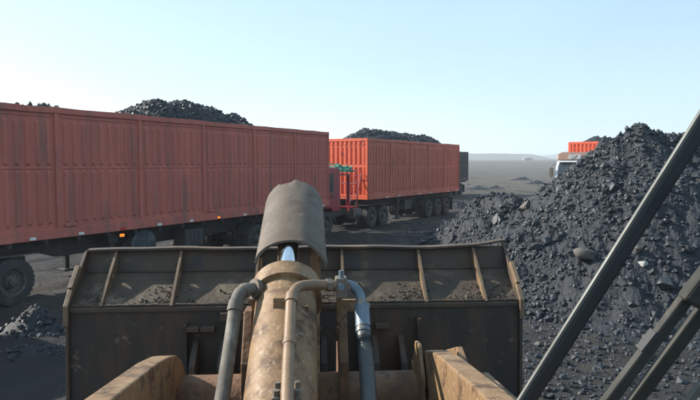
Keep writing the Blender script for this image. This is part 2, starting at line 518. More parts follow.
# ------------------------------------------------------------------ trailer body
def trailer_body(root, L_, paint, zb=1.45, zt=4.2, w=1.25, bays=5, front_paint=None, y_off=0.0, rib=0.048):
    """Open ribbed bulk body from y=y_off (front) back to y_off-L_."""
    fp = front_paint or paint
    y0, y1 = y_off - L_, y_off
    for s in (-1, 1):
        m = MB()
        xi, xo = s * (w - 0.05), s * w
        bx = lambda a, b, c, d, e, f: m.box(min(a, b), max(a, b), c, d, e, f)
        bx(xi, xo, y0 + 0.001, y1 - 0.001, zb, zt - 0.02)
        p = lambda d: s * (w + d)
        kn = [y0 + (y1 - y0) * i / 24 for i in range(25)]                # top rail, knocked about
        kz = [random.uniform(-0.014, 0.010) for _ in kn]; kx = [random.uniform(-0.012, 0.008) for _ in kn]
        rv = []
        for yy_, dz_, dx_ in zip(kn, kz, kx):
            rv += [(s * (w - 0.09 + dx_), yy_, zt - 0.13), (p(0.055 + dx_), yy_, zt - 0.13 + dz_ * 0.5), (p(0.055 + dx_), yy_, zt + dz_), (s * (w - 0.09 + dx_), yy_, zt + dz_)]
        m.add(rv, [(4 * i + a, 4 * i + (a + 1) % 4, 4 * i + 4 + (a + 1) % 4, 4 * i + 4 + a) for i in range(24) for a in range(4)] + [(0, 3, 2, 1), (96, 97, 98, 99)])
        bx(p(-0.02), p(0.062), y0, y1, zb - 0.12, zb + 0.10)             # bottom rail
        bay = L_ / bays
        pw = 0.09 if rib > 0.04 else 0.055
        zm = zb + 0.52 * (zt - zb)
        for i in range(bays + 1):
            yc = y1 - i * bay
            a, b = max(y0 + 0.002, yc - pw), min(y1 - 0.002, yc + pw)
            bx(p(-0.01), p(rib + 0.006), a, b, zb + 0.10, zt - 0.12)           # posts
        for i in range(bays):
            ya, yb = y1 - (i + 1) * bay + 0.09, y1 - i * bay - 0.09
            n = max(4, int(round((yb - ya) / (0.30 if rib > 0.04 else 0.25))))
            st = (yb - ya) / n
            for k in range(n):
                yc = ya + (k + 0.5) * st
                for (za, zc) in ((zb + 0.20, zm - 0.05), (zm + 0.05, zt - 0.30)):
                    # pressed rib with chamfered ends
                    hw = st * 0.23
                    P_ = [(yc - hw, za), (yc + hw, za), (yc + hw, zc), (yc - hw, zc)]
                    Q_ = [(yc - hw * 0.55, za + 0.05), (yc + hw * 0.55, za + 0.05), (yc + hw * 0.55, zc - 0.05), (yc - hw * 0.55, zc - 0.05)]
                    vs = [(p(-0.002), *q) for q in P_] + [(p(rib), *q) for q in Q_]
                    m.add(vs, [(4, 5, 6, 7), (0, 1, 5, 4), (1, 2, 6, 5), (2, 3, 7, 6), (3, 0, 4, 7)])
            bx(p(-0.002), p(0.018), ya + 0.04, yb - 0.04, zt - 0.22, zt - 0.17)
            bx(p(-0.002), p(rib * 0.4), ya, yb, zm - 0.025, zm + 0.025)
            if i % 2 == 1:                                               # side hinge box low on alternate bays
                bx(p(-0.002), p(0.075), yb - 0.35, yb - 0.05, zb + 0.13, zb + 0.19)
        m.build("side_wall", paint, root, bevel=0.006)
    # front wall with a ribbed upper panel
    for nm, yy, s in (("front_wall", y1, 1), ("tail_door", y0, -1)):
        m = MB()
        def by(x0, x1, d0, d1, z0, z1):
            a, b = yy + s * d0, yy + s * d1
            m.box(x0, x1, min(a, b), max(a, b), z0, z1)
        by(-w + 0.01, w - 0.01, -0.05, 0.0, zb, zt - 0.02)
        by(-w + 0.0, w - 0.0, -0.055, 0.06, zt - 0.13, zt + 0.004)
        by(-w, w, -0.02, 0.05, zb - 0.12, zb + 0.1)
        for xx in (-1, 1):
            by(min(xx * w, xx * (w - 0.13)), max(xx * w, xx * (w - 0.13)), -0.01, 0.055, zb + 0.1, zt - 0.13)
        zz = zt - 1.25
        by(-w + 0.13, w - 0.13, -0.01, 0.045, zz - 0.12, zz)
        by(-w + 0.13, w - 0.13, -0.01, 0.03, zt - 0.40, zt - 0.34)
        for k in range(9):
            xc = -w + 0.24 + k * (2 * w - 0.48) / 8
            by(xc - 0.06, xc + 0.06, -0.01, 0.05, zz, zt - 0.40)
            by(xc - 0.06, xc + 0.06, -0.01, 0.05, zt - 0.34, zt - 0.13)
            by(xc - 0.045, xc + 0.045, -0.01, 0.045, zb + 0.1, zz - 0.12)
        if nm == "tail_door":
            by(-0.03, 0.03, 0.0, 0.065, zb + 0.1, zt - 0.13)
        m.build(nm, fp, root, bevel=0.006)
    m = MB()
    m.box(-w + 0.06, w - 0.06, y0 + 0.06, y1 - 0.06, zb - 0.1, zb - 0.02)
    n = int(L_ / 0.8)
    for k in range(n):
        yc = y0 + 0.4 + k * (L_ - 0.8) / (n - 1)
        m.box(-w + 0.03, w - 0.03, yc - 0.05, yc + 0.05, zb - 0.24, zb - 0.102)
    m.build("floor", M['dark_steel'], root)

def reflectors(root, L_, w, z, n, y_off=0.0):
    for k in range(n):
        y = y_off - 0.5 - k * (L_ - 1.0) / (n - 1)
        b = MB().box(-w - 0.075, -w - 0.062, y - 0.07, y + 0.07, z - 0.03, z + 0.03)
        b.build("reflector", M['reflector_white'] if k % 3 else M['reflector_red'], root)

def semi_chassis(root, L_, axles, gear_y, w=1.25, rows=3):
    m = MB()
    for s in (-1, 1):
        x = s * 0.45
        m.prism([(-0.1, 1.21), (-0.1, 1.0), (-2.2, 0.98), (-2.8, 0.78), (-L_ + 0.1, 0.78), (-L_ + 0.1, 1.21)], x - 0.07, x + 0.07)
    m.box(-0.9, 0.9, -L_ + 0.02, -L_ + 0.12, 0.55, 0.72)
    m.box(-0.5, -0.4, -L_ + 0.05, -L_ + 0.12, 0.72, 0.9); m.box(0.4, 0.5, -L_ + 0.05, -L_ + 0.12, 0.72, 0.9)
    m.build("chassis_rail", M['dark_steel'], root, bevel=0.01)
    for y in axles:
        a = MB()
        a.tube([(-0.85, y, 0.5), (0.85, y, 0.5)], 0.075)
        for s in (-1, 1):
            a.box(s * 0.45 - 0.05, s * 0.45 + 0.05, y - 0.5, y + 0.5, 0.60, 0.68)
            a.box(s * 0.45 - 0.06, s * 0.45 + 0.06, y - 0.1, y + 0.1, 0.54, 0.80)
        a.build("axle", M['dark_steel'], root)
        for s in (-1, 1):
            wheel(root, s * 1.05, y, s)
    for s in (-1, 1):
        MB().box(s * 1.0 - 0.26, s * 1.0 + 0.26, axles[-1] - 0.74, axles[-1] - 0.725, 0.22, 0.95).build('mudflap', M['rubber'], root)
    for s in (-1, 1):
        for y in axles:
            mg = MB()
            n = 10
            for k in range(n):
                a0, a1 = R(20 + 140 * k / n), R(20 + 140 * (k + 1) / n)
                for (ra, rb) in ((0.58, 0.60),):
                    vs = []
                    for an in (a0, a1):
                        for rr in (ra, rb):
                            for xx in (s * 0.74, s * 1.22):
                                vs.append((xx, y + rr * math.cos(an), 0.5 + rr * math.sin(an)))
                    mg.add(vs, [(0, 1, 3, 2), (4, 6, 7, 5), (0, 4, 5, 1), (2, 3, 7, 6), (0, 2, 6, 4), (1, 5, 7, 3)])
            mg.build("mudguard", M['dark_steel'], root)
    for s in (-1, 1):
        lg = MB()
        x = s * 0.88
        lg.box(x - 0.08, x + 0.08, gear_y - 0.08, gear_y + 0.08, 0.55, 1.28)
        lg.box(x - 0.06, x + 0.06, gear_y - 0.06, gear_y + 0.06, 0.2, 0.55)
        lg.box(x - 0.16, x + 0.16, gear_y - 0.16, gear_y + 0.16, 0.14, 0.2)
        lg.box(x - s * 0.10, x + s * 0.12, gear_y - 0.14, gear_y + 0.14, 1.0, 1.2)
        lg.tube([(x, gear_y - 0.08, 0.62), (x, gear_y - 0.85, 1.2)], 0.03, 8)
        lg.build("landing_leg", M['dark_steel'], root, bevel=0.008)

# ------------------------------------------------------------------ tractor cab (y forward, trailer headboard at y=0)
def cab(root, y_back, paint, top=2.95, fairing=False, glass_z=(1.8, 2.68), length=2.2):
    yb, yf = y_back, y_back + length
    e = MB()
    prof = [(yb, 0.95), (yb, top - 0.25), (yb + 0.14, top), (yf - 0.85, top + 0.02), (yf - 0.36, top - 0.12), (yf - 0.05, glass_z[0] - 0.05), (yf, glass_z[0] - 0.2), (yf, 0.98),
            (yf - 0.38, 0.98), (yf - 0.52, 1.12), (yf - 1.22, 1.12), (yf - 1.36, 0.95)]
    e.prism(prof, -1.22, 1.22)
    body = e.build("cab", paint, root, bevel=0.05)
    b = MB(); b.box(-1.24, 1.24, yf - 0.3, yf + 0.06, 0.45, 0.95)
    bp = b.build("bumper", paint, root, bevel=0.04)
    for s in (-1, 1):
        MB().box(s * 0.95 - 0.2, s * 0.95 + 0.2, yf + 0.055, yf + 0.075, 0.6, 0.8).build("headlight", M['lamp_glass'], bp, bevel=0.01)
    # windscreen follows the slanted front
    g0, g1 = glass_z
    ys = lambda z: (yf - 0.05) + (z - (g0 - 0.05)) * ((yf - 0.36) - (yf - 0.05)) / ((top - 0.12) - (g0 - 0.05))
    vs = []
    for xx in (-1.08, 1.08):
        for z in (g0 + 0.03, g1):
            for d in (-0.02, 0.012):
                vs.append((xx * (0.97 if z == g1 else 1), ys(z) + d, z))
    gl = MB().add(vs, [(0, 1, 3, 2), (4, 6, 7, 5), (0, 4, 5, 1), (2, 3, 7, 6), (0, 2, 6, 4), (1, 5, 7, 3)])
    gl.build("windscreen", M['glass'], root)
    gr = MB()
    for k in range(5):
        gr.box(-0.8, 0.8, yf - 0.01, yf + 0.022, 1.05 + k * 0.11, 1.10 + k * 0.11)
    gr.build("grille", M['dark_steel'], root)
    for s in (-1, 1):
        d = MB()
        xa, xb = sorted((s * 1.215, s * 1.238))
        d.prism([(yf - 1.45, 1.22), (yf - 1.45, g1), (yf - 0.5, g1), (yf - 0.22, g0 - 0.1), (yf - 0.16, 1.3), (yf - 0.2, 1.22)], xa, xb)
        dr = d.build("door", paint, root, bevel=0.01)
        xa, xb = sorted((s * 1.22, s * 1.246))
        MB().prism([(yf - 1.36, g0 + 0.02), (yf - 1.36, g1 - 0.08), (yf - 0.58, g1 - 0.08), (yf - 0.36, g0 + 0.02)], xa, xb).build("window", M['glass'], dr)
        MB().box(min(s * 1.24, s * 1.27), max(s * 1.24, s * 1.27), yf - 1.38, yf - 1.18, g0 - 0.2, g0 - 0.15).build("handle", M['dark_steel'], dr)
        mr_ = MB()
        xm = s * 1.42
        mr_.box(xm - 0.1, xm + 0.1, yf - 0.12, yf - 0.02, g0 + 0.02, g0 + 0.52)
        mr_.tube([(s * 1.2, yf - 0.25, g1 - 0.05), (xm, yf - 0.07, g0 + 0.6), (xm, yf - 0.07, g0 - 0.05), (s * 1.2, yf - 0.2, g0 - 0.1)], 0.018, 8)
        mr_.build("mirror", M['rim'] if fairing else M['dark_steel'], root, bevel=0.012)
        wp = MB(); wp.tube([(s * 0.1 - 0.35, yf - 0.02, g0 + 0.0), (s * 0.1 + 0.35, ys(g0 + 0.3) + 0.03, g0 + 0.3)], 0.012, 6)
        wp.build("wiper", M['dark_steel'], root)
    return body

def tractor_chassis(root, cab_y, drive_axles, steer_y):
    m = MB()
    for s in (-1, 1):
        m.box(s * 0.42 - 0.05, s * 0.42 + 0.05, drive_axles[-1] - 0.75, steer_y + 0.7, 0.62, 0.90)
    m.box(-0.45, 0.45, drive_axles[-1] - 0.4, drive_axles[0] + 0.3, 0.90, 0.96)
    m.build("tractor_frame", M['dark_steel'], root, bevel=0.01)
    for y in drive_axles:
        MB().tube([(-0.85, y, 0.5), (0.85, y, 0.5)], 0.08).build("axle", M['dark_steel'], root)
        for s in (-1, 1):
            wheel(root, s * 1.05, y, s)
    for s in (-1, 1):
        wheel(root, s * 1.05, steer_y, s, dual=False)
    for s in (-1, 1):
        t = MB()
        t.tube([(s * 0.82, drive_axles[0] + 0.65, 0.72), (s * 0.82, drive_axles[0] + 1.35, 0.72)], 0.24, 20)
        t.build("fuel_tank", M['rim'], root, smooth=True)
        ml = MB()
        ml.box(s * 0.98 - 0.26, s * 0.98 + 0.26, drive_axles[-1] - 0.6, drive_axles[0] + 0.6, 1.04, 1.07)
        ml.build("mudguard", M['dark_steel'], root)

def load_heap(parent_root, L_, w, z_base, peaks, label, seed, n_rock=500, y_off=0.0):
    """coal lying in the body: top-level thing placed at the same spot as the lorry."""
    e = empty("coal_load", parent_root.location, parent_root.rotation_euler.z)
    tag(e, label, "coal load", "coal loads in the lorry bodies")
    xs = np.linspace(-w, w, 60)
    ys = np.linspace(y_off - L_ + 0.08, y_off - 0.08, int(L_ / 0.055))
    X, Y = np.meshgrid(xs, ys)
    def H(X, Y):
        h = np.full(X.shape, 0.0)
        for (py, ph, pw) in peaks:
            h = np.maximum(h, ph - 0.55 * np.sqrt((X / 1.0) ** 2 + (np.clip(np.abs(Y - py) - pw, 0, None)) ** 2 + 0.06))
        edge = np.clip(1.15 - (np.abs(X) / w) ** 4, 0, 1)
        return z_base + np.maximum(h, 0) * edge + (fbm(X * 1.6 + seed, Y * 1.6, 5) - 0.5) * 0.34 * edge + 0.0
    Z = H(X, Y)
    o = grid_mesh("heap", xs, ys, Z, M['coal'], e)
    rx = rng.uniform(-w + 0.1, w - 0.1, n_rock)
    ry = rng.uniform(y_off - L_ + 0.2, y_off - 0.2, n_rock)
    sz = 0.02 + 0.07 * rng.random(n_rock) ** 3
    p = np.stack([rx, ry, H(rx, ry) + sz * 0.2], -1)
    rk = rocks(p, sz, "lumps", M['coal_rock'], e)
    rk['kind'] = 'stuff'
    return e

HEAD = R(148)
# --- lorry beside the loader (long side fills the left of the picture)
t1 = empty("coal_lorry", (-8.84, 12.07, 0), R(151))
tag(t1, "long dusty red ribbed trailer lorry filling the left side, beyond the loader bucket", "lorry", "lorries loaded with coal")
trailer_body(t1, 14.2, M['red_dull'], bays=6, zt=4.26, rib=0.034)
semi_chassis(t1, 14.2, (-9.7, -10.95, -12.2), -4.05)
reflectors(t1, 14.2, 1.25, 1.38, 12)
tractor_chassis(t1, 1.0, (0.0, -1.3), 2.45)
cab(t1, 1.1, M['cab_red'], top=3.35, glass_z=(2.0, 3.0))
MB().box(-1.33, -1.30, -4.12, -4.0, 1.18, 1.25).build("marker_lamp", M['orange_lens'], t1)
MB().box(-1.34, -1.315, -7.7, -7.6, 1.36, 1.41).build("marker_lamp", M['orange_lens'], t1)
tb = MB(); tb.box(-1.2, -0.75, -7.1, -6.35, 0.62, 1.12)
for k in range(4):
    tb.box(-1.215, -1.2, -7.0 + k * 0.17, -6.9 + k * 0.17, 0.68, 1.06)
tb.build("tool_box", M['dark_steel'], t1, bevel=0.01)
tk = MB(); tk.lathe_x([(-0.14, 0.001), (-0.14, 0.36), (-0.10, 0.42), (0.10, 0.42), (0.14, 0.36), (0.14, 0.001)], -1.0, -4.95, 0.86, 24)
tk.build("spare_wheel", M['teal'], t1, smooth=True)
load_heap(t1, 14.2, 1.19, 4.02, [(-2.7, 0.50, 0.2), (-7.5, 0.97, 1.1), (-9.1, 0.75, 0.7)], "black coal load heaped above the long red trailer at left", 3.3, 6000)

# --- second lorry
t2 = empty("coal_lorry", (-0.22, 28.66, 0), HEAD)
tag(t2, "red ribbed trailer lorry in the middle with bright orange red front wall in the sun", "lorry", "lorries loaded with coal")
trailer_body(t2, 11.2, M['red'], bays=5, front_paint=M['red_bright_lit'])  # front wall in a brighter red than the sides, sunlight put into the colour
semi_chassis(t2, 11.2, (-7.0, -8.25, -9.5), -3.6)
reflectors(t2, 11.2, 1.25, 1.38, 9)
tractor_chassis(t2, 1.0, (-0.5, -1.65), 3.35)
cab(t2, 2.3, M['cab_red'], top=2.85, length=1.95)
hb = MB()
hb.box(-1.15, 1.15, 0.72, 0.78, 1.0, 1.06)
for k in range(5):
    hb.tube([(-1.1 + k * 0.55, 0.75, 1.0), (-1.1 + k * 0.55, 0.75, 2.75)], 0.025, 8)
for z in (1.5, 2.1, 2.72):
    hb.tube([(-1.15, 0.75, z), (1.15, 0.75, z)], 0.025, 8)
hb.box(-1.1, 1.1, 1.3, 2.15, 2.5, 2.56)
hb.box(-1.1, -1.0, 1.35, 1.43, 0.9, 2.5); hb.box(1.0, 1.1, 1.35, 1.43, 0.9, 2.5); hb.box(-0.35, -0.25, 1.35, 1.43, 0.9, 2.5)
hb.build("headboard_rack", M['cab_red'], t2)
lad = MB()
for x in (-0.95, -0.6):
    lad.tube([(x, 0.62, 0.9), (x, 0.12, 2.6)], 0.022, 8)
for k in range(6):
    f_ = (k + 0.5) / 6
    lad.tube([(-0.95, 0.62 - 0.5 * f_, 0.9 + 1.7 * f_), (-0.6, 0.62 - 0.5 * f_, 0.9 + 1.7 * f_)], 0.018, 8)
lad.build("ladder", M['cab_red'], t2)
MB().box(-1.1, -0.7, -4.9, -4.1, 0.6, 1.1).build("tool_box", M['dark_steel'], t2, bevel=0.01)
load_heap(t2, 11.2, 1.19, 4.0, [(-3.4, 0.86, 1.5), (-7.5, 0.80, 1.3)], "black coal load heaped above the middle red trailer with bright front wall", 7.9, 3500)

# green net bundle on the second cab's roof
nb = MB()
for i in range(130):
    a = random.uniform(0, 6.28)
    px_, pz_ = random.uniform(-0.9, 0.7), random.uniform(0.0, 0.34) * random.uniform(0.4, 1)
    pts = [(px_ + 0.28 * math.cos(a + t * 1.3) + 0.1 * t, 0.25 * math.sin(a + t * 1.7), pz_ + 0.07 * math.sin(a * 3 + t * 2)) for t in np.linspace(0, 2.4, 7)]
    nb.tube([(p[0], p[1], max(0.03, p[2]) + 0.02) for p in pts], 0.024, 6)
net = nb.build("net_bundle", M['net'], None, smooth=True)
net.location = Matrix.Rotation(HEAD, 3, 'Z') @ Vector((-0.35, 1.75, 0)) + Vector((-0.22, 28.66, 2.62))
net.rotation_euler = (0, 0, HEAD)
tag(net, "tangled green netting bundled on a rack before the bright red front wall", "netting")

# --- dark lorry behind the second one
t4 = empty("coal_lorry", (4.95, 51.7, 0), HEAD)
tag(t4, "dark grey brown trailer lorry just visible behind the end of the middle red trailer", "lorry", "lorries loaded with coal")
trailer_body(t4, 11.0, M['trailer_grey'], bays=5)
semi_chassis(t4, 11.0, (-6.9, -8.15, -9.4), -3.6)
tractor_chassis(t4, 1.0, (-0.5, -1.65), 2.45)
cab(t4, 1.1, M['trailer_grey'])
load_heap(t4, 11.0, 1.19, 3.9, [(-5.0, 0.35, 2.5)], "low dark coal load inside the far grey brown trailer", 1.9, 200)

# --- white cabbed tipper beyond the heap
t3 = empty("tipper_lorry", (14.30, 35.9, 0), HEAD - R(5))
tag(t3, "white cabbed tipper lorry with brown roof fairing and red body behind the coal heap", "lorry", "lorries loaded with coal")
cab(t3, 0.4, M['white'], top=3.25, fairing=True, glass_z=(2.25, 3.1))
MB().box(-1.12, 1.12, 2.40, 2.47, 3.10, 3.19).build('sun_visor', M['white'], t3, bevel=0.01)
fr = MB()
fr.prism([(0.75, 3.26), (0.85, 3.62), (1.55, 3.70), (2.25, 3.58), (2.42, 3.22), (2.25, 3.20), (1.8, 3.275)], -1.16, 1.16)
fair = fr.build("roof_fairing", M['brown'], t3, bevel=0.05)
lt = MB()
# four worn white characters, unreadable at this distance
for k in range(4):
    x = 0.46 - k * 0.17
    st = [[(0, 0, .02, .26), (.18, 0, .2, .26), (0, .24, .2, .26), (.09, .0, .11, .24)],
          [(0, 0, .02, .26), (.18, 0, .2, .26), (0, .12, .2, .145)],
          [(0, 0, .2, .02), (0, .12, .2, .14), (0, .24, .2, .26), (.18, 0, .2, .14), (0, .12, .02, .26)],
          [(0, 0, .02, .26), (.09, 0, .11, .2), (.18, 0, .2, .26), (0, 0, .2, .02)]][k]
    for (a, b, c, d) in st:
        lt.box(x - c * 0.6 - 0.008, x - a * 0.6 + 0.008, 2.33, 2.46, 3.27 + b - 0.004, 3.27 + d + 0.004)
lt2 = lt.build("lettering", M['white'], fair)
trailer_body(t3, 5.6, M['red_bright_lit'], zb=1.5, zt=4.32, w=1.15, bays=4, y_off=0.2)
c3 = MB()
for s in (-1, 1):
    c3.box(s * 0.42 - 0.05, s * 0.42 + 0.05, -5.5, 2.3, 0.7, 0.98)
    c3.box(s * 0.42 - 0.05, s * 0.42 + 0.05, -5.3, 0.1, 0.982, 1.24)
c3.build("chassis_rail", M['dark_steel'], t3)
for y in (-2.9, -4.2):
    MB().tube([(-0.85, y, 0.5), (0.85, y, 0.5)], 0.08).build("axle", M['dark_steel'], t3)
    for s in (-1, 1):
        wheel(t3, s * 1.0, y, s)
for s in (-1, 1):
    wheel(t3, s * 1.0, 1.72, s, dual=False)
load_heap(t3, 5.6, 1.08, 4.12, [(-1.6, 0.70, 0.2), (-3.0, 0.6, 0.5)], "black coal load heaped in the red tipper body behind the white cab", 4.4, 300, y_off=0.2)

# ------------------------------------------------------------------ coal heap on the right
RIDGE = [(3.3, 24.2, -0.05), (4.4, 21.8, 0.65), (4.85, 20.4, 1.35), (4.75, 19.2, 2.2), (5.15, 18, 2.12), (5.6, 17, 2.0), (5.75, 16, 1.95), (6.3, 15.3, 2.25), (6.68, 14.85, 2.75), (6.9, 14.6, 3.5), (7.05, 14.5, 4.0), (7.6, 14.5, 3.88), (8.0, 14.5, 3.75), (9.5, 14.6, 3.55), (12, 14.5, 3.4), (17, 14, 3.2)]
def heap_h(X, Y, noise=True):
    h = np.full(X.shape, -9.0)
    wx = X + (fbm(X * 0.5, Y * 0.5, 3) - 0.5) * 1.1
    wy = Y + (fbm(X * 0.5 + 40, Y * 0.5, 3) - 0.5) * 1.1
    if not noise:
        wx, wy = X, Y
    for a, b in zip(RIDGE[:-1], RIDGE[1:]):
        ax, ay, az = a; bx_, by_, bz = b
        dx, dy = bx_ - ax, by_ - ay
        t = np.clip(((wx - ax) * dx + (wy - ay) * dy) / (dx * dx + dy * dy), 0, 1)
        d = np.hypot(wx - ax - t * dx, wy - ay - t * dy)
        z = az + t * (bz - az)
        h = np.maximum(h, z - 0.84 * np.sqrt(d * d + 0.03) + 0.1)
    h = np.where(h > -1, np.logaddexp(h * 5, 0) / 5 - 0.06, -0.1)      # soft toe
    k = np.clip(h * 1.2, 0, 1)
    h = h + k * ((fbm(X * 0.7, Y * 0.7, 3) - 0.5) * 0.45 + (fbm(X * 1.7, Y * 1.7 + 3, 4) - 0.5) * 0.42 + (fbm(X * 2.2 + 4, Y * 2.2, 5, True) - 0.55) * 0.14 + (fbm(X * 6, Y * 6, 4) - 0.5) * 0.24)
    return h - 0.02
hx = np.arange(1.5, 17, 0.05)
hy = np.arange(6.0, 27, 0.055)
HX, HY = np.meshgrid(hx, hy)
HH = heap_h(HX, HY)
he = empty("coal_heap", (0, 0, 0))
tag(he, "large black coal heap of loose lumps rising at right beside the bucket", "coal heap")
grid_mesh("heap_surface", hx, hy, HH, M['coal'], he, mask=HH > -0.05)
def scatter_on(fn, n, x0, x1, y0, y1, smin, smax, power, hmin=0.02, hmax=99, bias=None):
    x = rng.uniform(x0, x1, n); y = rng.uniform(y0, y1, n)
    h = fn(x, y)
    keep = (h > hmin) & (h < hmax)
    if bias is not None:
        keep &= rng.random(n) < bias(x, y, h)
    x, y, h = x[keep], y[keep], h[keep]
    s = smin + (smax - smin) * rng.random(len(x)) ** power
    return np.stack([x, y, h + s * rng.uniform(-0.1, 0.4, len(x))], -1), s
clump = lambda x, y, h: np.clip(fbm(x * 1.1 + 3, y * 1.1, 3) * 3.0 - 0.85, 0.28, 1)
p, s = scatter_on(heap_h, 260000, 1.5, 13, 6, 26, 0.010, 0.085, 7, bias=clump)
r_ = rocks(p, s, "lumps", M['coal_rock'], he); r_['kind'] = 'stuff'
p, s = scatter_on(heap_h, 2600, 2, 14, 7, 25, 0.04, 0.17, 4, bias=clump)
r_ = rocks(p, s, "large_lumps", M['coal_rock'], he); r_['kind'] = 'stuff'

def on_ray(px, py, guess=(7, 26)):
    """point of the heap or the ground seen at a pixel."""
    ys = np.linspace(guess[0], guess[1], 4000)
    c, s_ = math.cos(PITCH), math.sin(PITCH)
    u, v = (px - 350) / F_PX, (200 - py) / F_PX
    d = np.array([u, c + v * s_, -s_ + v * c])
    X, Y, Z = d[0] / d[1] * ys, ys, CAM_H + d[2] / d[1] * ys
    H = np.maximum(heap_h(X, Y), ground_h(X, Y))
    i = int(np.argmax(Z < H))
    return X[i], Y[i], H[i]
for (px_, py_, sz, sd_, mm, lb) in (
        (586, 257, (0.30, 0.2, 0.2), 3, 'grey_rock', "flat grey brown shale rock on the heap left of the slanting bar"),
        (643, 266, (0.12, 0.09, 0.07), 5, 'white_rock', "small white stone lying on the coal heap between bar and wiper"),
        (637, 252, (0.12, 0.10, 0.10), 8, 'grey_rock', "small brown grey stone just above the white stone"),
        (666, 288, (0.22, 0.18, 0.17), 9, 'dark_rock', "dark coal block on the slope above the wiper arm"),
        (641, 123, (0.20, 0.17, 0.15), 12, 'dark_rock', "rounded coal block crowning the very top of the heap"),
        (527, 207, (0.24, 0.2, 0.17), 15, 'grey_rock', "grey block lying on the low left ridge of the heap"),
        (497, 222, (0.25, 0.2, 0.2), 21, 'dark_rock', "dark block at the left foot of the heap")):
    x, y, z = on_ray(px_, py_)
    boulder("rock", (x, y, z + sz[2] * 0.25), sz, sd_, M[mm], lb)

# ------------------------------------------------------------------ small mounds and loose lumps on the yard
def mound(x, y, rx, ry, h, label, seed, n=160):
    e = empty("rubble_mound", (x, y, gh(x, y)))
    tag(e, label, "rubble mound", "low coal mounds on the yard")
    xs = np.linspace(-rx * 1.2, rx * 1.2, 70); ys = np.linspace(-ry * 1.2, ry * 1.2, 70)
    X, Y = np.meshgrid(xs, ys)
    def F(X, Y):
        r = np.sqrt((X / rx) ** 2 + (Y / ry) ** 2)
        k = np.clip(1 - r, 0, 1) ** 1.2
        return -0.06 + k * h * (0.6 + 1.1 * fbm(X * 1.6 + seed, Y * 1.6 + seed, 5))
    Z = F(X, Y)
    grid_mesh("mound", xs, ys, Z, M['coal'], e, mask=Z > -0.055)
    a = rng.uniform(0, 6.28, n); r = np.sqrt(rng.random(n)) * 1.15
    x_, y_ = rx * r * np.cos(a), ry * r * np.sin(a)
    s = 0.02 + 0.13 * h * rng.random(n) ** 2.5 + 0.01
    o = rocks(np.stack([x_, y_, F(x_, y_) + s * 0.4], -1), s, "lumps", M['coal_rock'], e)
    o['kind'] = 'stuff'
mound(-5.75, 10.7, 0.7, 0.45, 0.5, "small coal mound in the lorry's shadow left of the bucket, its tip catching light", 1)
mound(-4.9, 9.5, 0.9, 0.3, 0.2, "low coal ridge in shadow nearest the left end of the bucket", 5)
mound(15.2, 71, 1.7, 1.1, 0.45, "dark coal mound standing on the field right of the far lorry", 2)
mound(18.0, 74, 1.5, 1.0, 0.35, "low coal mound next to the bigger one on the field", 3)
mound(32.0, 112, 2.6, 1.4, 0.7, "far coal mound in the middle of the open field", 4)
mound(7.6, 41, 1.3, 0.8, 0.5, "low rubble mound just past the rear wheels of the middle lorry", 7)
mound(9.4, 44, 1.5, 0.7, 0.4, "flat rubble mound beyond the foot of the coal heap", 8)
mound(28.0, 90, 2.0, 1.0, 0.6, "lone low coal mound in the nearer half of the open field", 10)

def gfn(x, y): return ground_h(x, y)
cl2 = lambda x, y, h: np.clip(fbm(x * 0.35 + 3, y * 0.35, 3) * 4 - 1.9, 0.02, 1)
p1, s1 = scatter_on(gfn, 9000, -14, 14, 5.5, 34, 0.01, 0.075, 5, hmin=-9, bias=cl2)
p2, s2 = scatter_on(gfn, 5000, -8, 40, 34, 110, 0.03, 0.16, 4, hmin=-9, bias=cl2)
p3, s3_ = scatter_on(gfn, 2600, 2.5, 8, 7, 28, 0.015, 0.10, 4, hmin=-9)
def toe(P, S):
    h = heap_h(P[:, 0], P[:, 1]); k = (h < 0.25) & (h > -0.12 + 0.045)
    return P[k], S[k]
p5, s5 = scatter_on(gfn, 26000, -9, 9, 6, 22, 0.004, 0.02, 3, hmin=-9)
p6, s6 = scatter_on(gfn, 9000, 2.3, 9, 6.5, 12.5, 0.008, 0.06, 4, hmin=-9)
p4, s4 = scatter_on(gfn, 2500, 3, 11, 24, 46, 0.03, 0.17, 3.5, hmin=-9, bias=cl2)
o = rocks(np.concatenate([p1, p2, p3, p4, p5, p6]), np.concatenate([s1, s2, s3_, s4, s5, s6]), "loose_coal", M['coal_rock'])
tag(o, "loose coal lumps strewn over the yard ground", "loose coal", kind="stuff")

# ------------------------------------------------------------------ far edge of the yard: sheds
def shed(x, y, w, d, h, mw, mr, label, rz=0.0):
    e = empty("shed", (x, y, gh(x, y) - 0.3), rz)
    tag(e, label, "shed", "far sheds at the edge of the yard")
    MB().box(-w / 2, w / 2, -d / 2, d / 2, 0, h).build("wall", mw, e)
    MB().prism([(-w / 2 - 0.4, h + 0.01), (w / 2 + 0.4, h + 0.01), (0, h + w * 0.10)], -d / 2 - 0.4, d / 2 + 0.4, 'y').build("roof", mr, e)
    MB().box(-w * 0.12, w * 0.12, -d / 2 - 0.06, -d / 2 - 0.01, 0, h * 0.7).build("door", M['dark_steel'], e)
shed(189, 640, 9, 7, 2.8, M['brick'], M['shed'], "low brown walled shed with white roof far off at the edge of the field")

# ------------------------------------------------------------------ the wheel loader
ld = empty("wheel_loader", (-0.08, 0, 0), math.atan(0.065))
tag(ld, "tan wheel loader front with tilt cylinder, arms and dark bucket seen from its cab", "wheel loader")
LINV = (Matrix.Translation((-0.08, 0, 0)) @ Matrix.Rotation(math.atan(0.065), 4, 'Z')).inverted()
def at(px, py, Y):
    """a photograph point at distance Y, in the loader's own frame."""
    c, s_ = math.cos(PITCH), math.sin(PITCH)
    u, v = (px - 350) / F_PX, (200 - py) / F_PX
    d = Vector((u, c + v * s_, -s_ + v * c))
    return LINV @ (Vector((0, 0, CAM_H)) + d * (Y / d.y))

